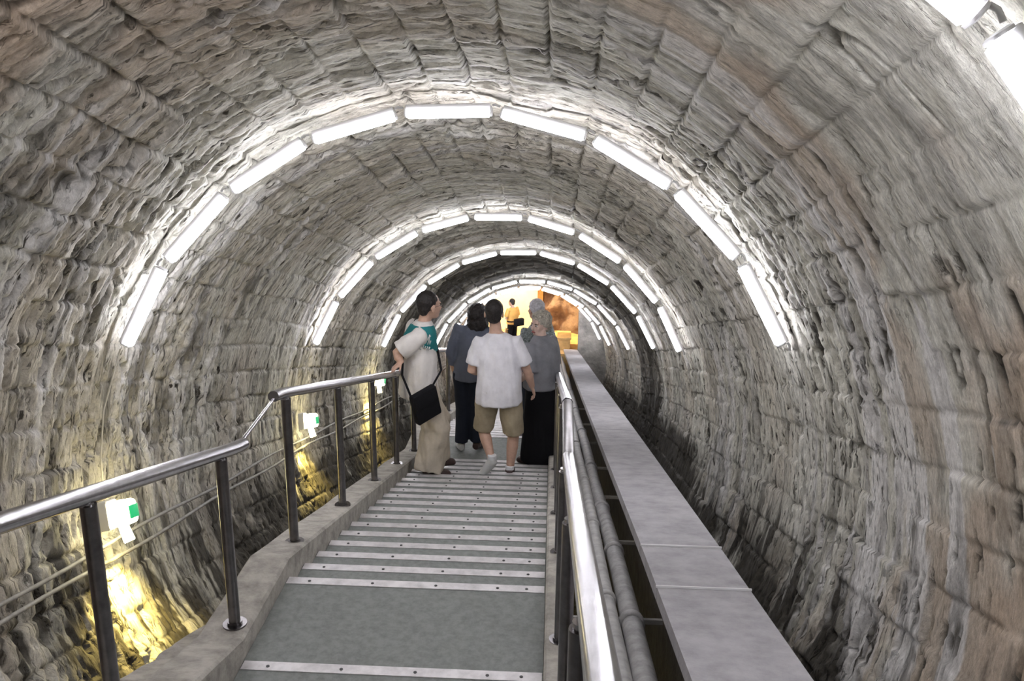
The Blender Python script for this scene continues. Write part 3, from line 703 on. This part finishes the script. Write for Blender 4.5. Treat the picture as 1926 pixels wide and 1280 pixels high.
# man leaning on the left rail, facing right
yaw = R_(-62); locA = Vector((-1.165, 8.05, 0)); 
def tread_z(y):
    z = None
    for s, h in nos:
        q = P(0, s, h)
        if q.y >= y - 1e-6: return q.z
    return fz
locA.z = tread_z(8.05)
hw = P(-1.415, 8.12, -.245)                      # where the hand rests
hl = local(hw, locA, yaw) / (1.81 / 1.75)
J = pose(pelvis=(.02, -.10, .93), chest=(.02, -.09, 1.30), neck=(.035, -.05, 1.485), head=(.055, .005, 1.635), shL=(-.16, -.07, 1.40), shR=(.20, -.14, 1.415),
         elL=(-.20, -.08, 1.14), wrL=(-.17, .02, .93), hipL=(-.07, -.09, .90), hipR=(.11, -.09, .90), knL=(-.06, .10, .50), knR=(.13, .03, .49), anL=(-.06, .08, .085), anR=(.14, -.06, .085), toeL=(-.07, .25, .035), toeR=(.16, .11, .035))
rv = Matrix.Rotation(-yaw, 3, 'Z')
hdir = rv @ Vector((-.55, -.35, -.45)); 
wr_t = Vector(hl) - hdir.normalized() * .075 + Vector((0, 0, .022))
J['wrR'] = tuple(wr_t); el = (Vector(J['shR']) + wr_t) * .5 + rv @ Vector((-.13, .0, -.05)); J['elR'] = tuple(el)
J['hdR'] = tuple(hdir); J['hnR'] = tuple(rv @ Vector((.2, .1, -1))); J['htR'] = tuple(rv @ Vector((.5, -.85, 0)))
o, JJ, add, hp, k = figure('man in cream shirt with teal yoke and beige trousers leaning on the left handrail', locA, yaw, 1.81, J, TM, MSKIN, R_(-52), ('short', MHAIRD), arms={'R': (.5, .7, .6), 'L': (.5, .6, .5)})
RA = [(.212, .176), (.218, .180), (.208, .172), (.200, .160), (.196, .150), (.180, .125), (.130, .098), (.085, .075)]
shirt(add, JJ, k, MCREAM, .80, RA, .84, .088, .022, seed=3)
b = MB(); ch, nk = JJ['chest'], JJ['neck']
b.tube([Vector((ch.x, ch.y + .03, 1.17 * k)), Vector((ch.x, ch.y + .024, 1.22 * k)), Vector((ch.x, ch.y + .014, 1.34 * k)), Vector((nk.x, nk.y, 1.43 * k)), Vector((nk.x, nk.y, 1.475 * k))], [(.10 * k, .10 * k), (.165 * k, .152 * k), (.199 * k, .146 * k), (.160 * k, .116 * k), (.092 * k, .086 * k)], 24, 0, (1, 0, 0))
yk = add('yoke', b, MTEAL, .011, 4, .003, lab='teal yoke with white lettering')
b = MB(); b.tube([Vector((nk.x, nk.y, 1.455 * k)), Vector((nk.x, nk.y, 1.485 * k)), Vector((nk.x, nk.y, 1.505 * k))], [(.106 * k, .098 * k), (.088 * k, .084 * k), (.074 * k, .072 * k)], 20, 0, (1, 0, 0)); add('collar', b, MCREAM, .008, 3)
# white script marks printed on the yoke, on the chest side
def yk_pt(a, z): c = Vector((ch.x, ch.y + .012, 0)); return Vector((c.x + .196 * k * math.cos(a), c.y + .158 * k * math.sin(a), z * k))
strokes = [[(.62, 1.375), (.50, 1.37), (.42, 1.345), (.45, 1.32), (.58, 1.315)], [(.70, 1.36), (.66, 1.33), (.60, 1.30)], [(.95, 1.36), (.86, 1.35), (.80, 1.33)], [(.90, 1.37), (.86, 1.32)],
           [(.95, 1.325), (.90, 1.30), (.86, 1.33), (.80, 1.30)], [(.72, 1.29), (.66, 1.27), (.60, 1.28), (.64, 1.30)], [(.90, 1.28), (.86, 1.26), (.80, 1.285), (.76, 1.26)], [(.5, 1.30), (.46, 1.28), (.52, 1.265)]]
b = MB()
for sk in strokes: b.tube([yk_pt(-.12 + (a - .70) * 1.35, 1.355 + (z - 1.32) * 1.25) for a, z in sk], .0065, 6)
add('lettering', b, MMARK, raw=True, par=yk)
trousers(add, JJ, k, MBEIGE, 1.0, 1.96, .125, .132, .138, (.20, .16), .032, seed=5)
for s in 'LR': shoe(add, JJ['an' + s], JJ['toe' + s], MSHOED, k, lab='dark shoe')
b = MB()                                           # glasses
for s in (-1, 1):
    c = [hp(s * .031 + .018 * math.cos(t), .092, .004 + .014 * math.sin(t)) for t in np.linspace(0, 2 * math.pi, 13)]
    b.tube(c, .002, 6); b.tube([hp(s * .049, .090, .008), hp(s * .078, .03, .010), hp(s * .080, -.01, .004)], .002, 6)
b.tube([hp(-.013, .093, .008), hp(.013, .093, .008)], .002, 6); add('glasses', b, MGLASS, raw=True)
# shoulder bag at his hip: a thing of its own
bagc = locA + Matrix.Rotation(yaw, 3, 'Z') @ Vector((.285, -.13, .82)); rz = Matrix.Rotation(yaw + R_(18), 3, 'Z')
t = empty('shoulder_bag', bagc, 'black rectangular bag hanging at the hip of the man in the teal yoke shirt', 'bag')
ax_, ay_, az_ = (rz @ Matrix.Rotation(R_(14), 3, 'X')).col[1], (rz).col[0], (rz @ Matrix.Rotation(R_(14), 3, 'X')).col[2]
b = MB(); b.obox(bagc, ax_, ay_, az_, .135, .035, .150, 0, .015); b.build('pouch', MBLACK, t, auto=40)
b = MB(); b.obox(bagc + ay_ * .036 + az_ * .07, ax_, ay_, az_, .130, .006, .075, 0, .005); b.build('flap', MBLACK, t, auto=40)
shp = locA + Matrix.Rotation(yaw, 3, 'Z') @ (JJ['shL'] + Vector((.06, 0, .085)))
for sg in (-1, 1):
    b = MB(); e = bagc + ax_ * (.13 * sg) + az_ * .145; outw = Matrix.Rotation(yaw, 3, 'Z') @ Vector((.17, (.17 if sg > 0 else -.22), 0)); body = locA + Matrix.Rotation(yaw, 3, 'Z') @ Vector((.02, -.10, 0))
    m1 = body + outw * .98 + Vector((0, 0, 1.10)); m2 = body + Matrix.Rotation(yaw, 3, 'Z') @ Vector((.06, .165 * sg, 1.30))
    b.tube([e, m1, m2, shp], (.004, .012), 8); b.build('strap', MBLACK, t, smooth=True)

# man in white t-shirt and shorts, seen from behind, in mid step
yaw = R_(4); locC = Vector((-.47, 8.135, 0)); locC.z = tread_z(8.135)
J = pose(pelvis=(-.02, 0, .90), chest=(-.04, .04, 1.30), neck=(-.055, .06, 1.49), head=(-.075, .085, 1.655), shL=(-.215, .04, 1.385), shR=(.145, .05, 1.385),
         elL=(-.285, .02, 1.11), wrL=(-.20, .23, 1.03), elR=(.245, .05, 1.11), wrR=(.30, .10, .92),
         hipL=(-.125, 0, .87), hipR=(.085, 0, .87), knL=(-.175, .10, .50), anL=(-.085, -.08, .225), toeL=(-.18, -.04, .07), knR=(.125, .03, .47), anR=(.09, -.01, .085), toeR=(.10, .15, .035))
o, JJ, add, hp, k = figure('man in white t-shirt and khaki shorts walking away down the stairs', locC, yaw, 1.76, J, TM, MSKIN, R_(3), ('short', MHAIRD), arms={'R': (.4, .5, .4), 'L': (.5, .6, .5)})
RC = [(.215, .165), (.226, .172), (.220, .168), (.212, .158), (.208, .150), (.190, .130), (.150, .106), (.088, .080)]
shirt(add, JJ, k, MWSHIRT, .79, RC, .78, .076, .022, name='t_shirt', seed=9)
trousers(add, JJ, k, MKHAKI, 1.0, 1.0, .118, .100, .1, (.205, .16), .022, name='shorts', seed=2)
for s in 'LR': shoe(add, JJ['an' + s], JJ['toe' + s], MSHOEW if s == 'L' else MSHOED, k, MSOCK)

# person with bushy dark hair, in slate shirt, on the landing
yaw = R_(-8); locB = Vector((-.90, 9.20, 0)); locB.z = tread_z(9.20)
J = pose(pelvis=(.02, 0, .93), chest=(.07, .02, 1.29), neck=(.09, .03, 1.41), head=(.105, .05, 1.53), shL=(-.11, .02, 1.39), shR=(.26, .02, 1.39), elL=(-.19, .0, 1.12), wrL=(-.16, .08, .87), elR=(.30, .0, 1.12), wrR=(.28, .08, .90),
         hipL=(-.07, 0, .90), hipR=(.10, 0, .90), knL=(-.05, .0, .49), knR=(.09, .04, .49), anL=(-.06, -.05, .085), toeL=(-.12, .10, .035), anR=(.10, .02, .085), toeR=(.12, .19, .035))
o, JJ, add, hp, k = figure('person with bushy dark hair, slate shirt and dark trousers, behind the white t-shirt man', locB, yaw, 1.75, J, TW, MSKIN, R_(-4), ('bushy', MHAIRD))
RB = [(.175, .135), (.18, .14), (.172, .135), (.165, .130), (.172, .130), (.165, .112), (.120, .09), (.075, .07)]
shirt(add, JJ, k, MSLATE, .84, RB, 1.55, .060, .010, seed=12)
trousers(add, JJ, k, MNAVY, 1.0, 1.93, .098, .080, .075, (.158, .122), .008, seed=8)
for s in 'LR': shoe(add, JJ['an' + s], JJ['toe' + s], MSHOEW if s == 'L' else MSHOED, k)

# woman with short ash blond hair turning back, grey top, long black skirt
yaw = R_(48); locD = Vector((-.105, 8.93, 0)); locD.z = tread_z(8.93)
J = pose(pelvis=(0, -.02, .93), chest=(0, -.02, 1.28), neck=(0, 0, 1.45), head=(.02, .04, 1.575), shL=(-.165, 0, 1.375), shR=(.165, 0, 1.375), elL=(-.215, -.05, 1.10), wrL=(-.17, .13, .98), elR=(.21, .0, 1.10), wrR=(.12, .20, 1.0))
o, JJ, add, hp, k = figure('woman with short ash blond hair in grey top and long black skirt, looking back', locD, yaw, 1.70, J, TW, MSKIN2, R_(136), ('curly', MHAIRG), face=True, vox=.0065)
RD = [(.215, .18), (.225, .185), (.22, .18), (.215, .175), (.215, .17), (.195, .14), (.13, .095), (.078, .072)]
shirt(add, JJ, k, MGREY, .90, RD, .95, .085, .010, name='top', seed=22)
nk = JJ['neck']; b = MB(); b.tube([Vector((nk.x + .082 * math.cos(t) * k, nk.y + .078 * math.sin(t) * k + .004, nk.z - .002 + .012 * math.sin(-t))) for t in np.linspace(0, 2 * math.pi, 25)], .005, 6); add('neckline', b, MBLACK, raw=True, lab='black neckline trim')
b = MB(); pl = JJ['pelvis']; b.tube([Vector((pl.x, pl.y, z * k)) for z in (1.0, .93, .75, .4, .12, .05)], [(a * k, c * k) for a, c in ((.15, .12), (.185, .155), (.195, .17), (.21, .19), (.225, .205), (.222, .20))], 28, 0, (1, 0, 0)); add('skirt', b, MBLACK, .012, 4, .014, (10, 10, 1.2))
for s in 'LR': shoe(add, JJ['an' + s], JJ['toe' + s], MSHOED, k)
# white-haired person beyond her
yaw = R_(50); locE = Vector((-.17, 9.75, 0)); locE.z = tread_z(9.85)
o, JJ, add, hp, k = figure('white-haired person in a dark patterned shirt behind the woman in the grey top', locE, yaw, 1.68, pose(), TM, MSKIN, R_(30), ('short', MHAIRW))
shirt(add, JJ, k, MPATT, .84, RB, .85, .080, .010, seed=31)
trousers(add, JJ, k, MNAVY, 1.0, 1.93, .10, .085, .08, (.158, .122), .008, seed=18)
for s in 'LR': shoe(add, JJ['an' + s], JJ['toe' + s], MSHOED, k)

# man in orange light at the tunnel mouth
yaw = R_(40); locF = Vector((-1.30, y0 + .32, fz))
J = pose(elL=(-.24, .02, 1.12), wrL=(-.10, .22, 1.06), elR=(.24, .02, 1.12), wrR=(.10, .22, 1.06), head=(0, .06, 1.625))
o, JJ, add, hp, k = figure('distant man in an orange-lit shirt with a dark waist pack at the tunnel mouth', locF, yaw, 1.72, J, TM, MSKIN, R_(60), ('short', MHAIRD), vox=.009)
shirt(add, JJ, k, MORANGE, .92, RA, .8, .080, .008, seed=41)
trousers(add, JJ, k, MBLACK, 1.0, 1.93, .10, .085, .08, (.18, .14), .008, seed=19)
for s in 'LR': shoe(add, JJ['an' + s], JJ['toe' + s], MSHOED, k)
rF = Matrix.Rotation(yaw, 3, 'Z'); wp = locF + rF @ Vector((0, 0, .96))
t = empty('waist_pack', wp, 'black waist pack around the distant man in the orange-lit shirt', 'bag')
b = MB(); b.obox(wp + rF @ Vector((.10, -.22, .02)), rF.col[0], rF.col[1], Vector((0, 0, 1)), .17, .08, .12, 0, .03); b.build('pouch', MBLACK, t, auto=40)
b = MB(); b.tube([wp + rF @ Vector((.20 * math.cos(q), .165 * math.sin(q), .04)) for q in np.linspace(0, 2 * math.pi, 25)], (.03, .006), 8, 0, (0, 0, 1)); b.build('belt', MBLACK, t, smooth=True)
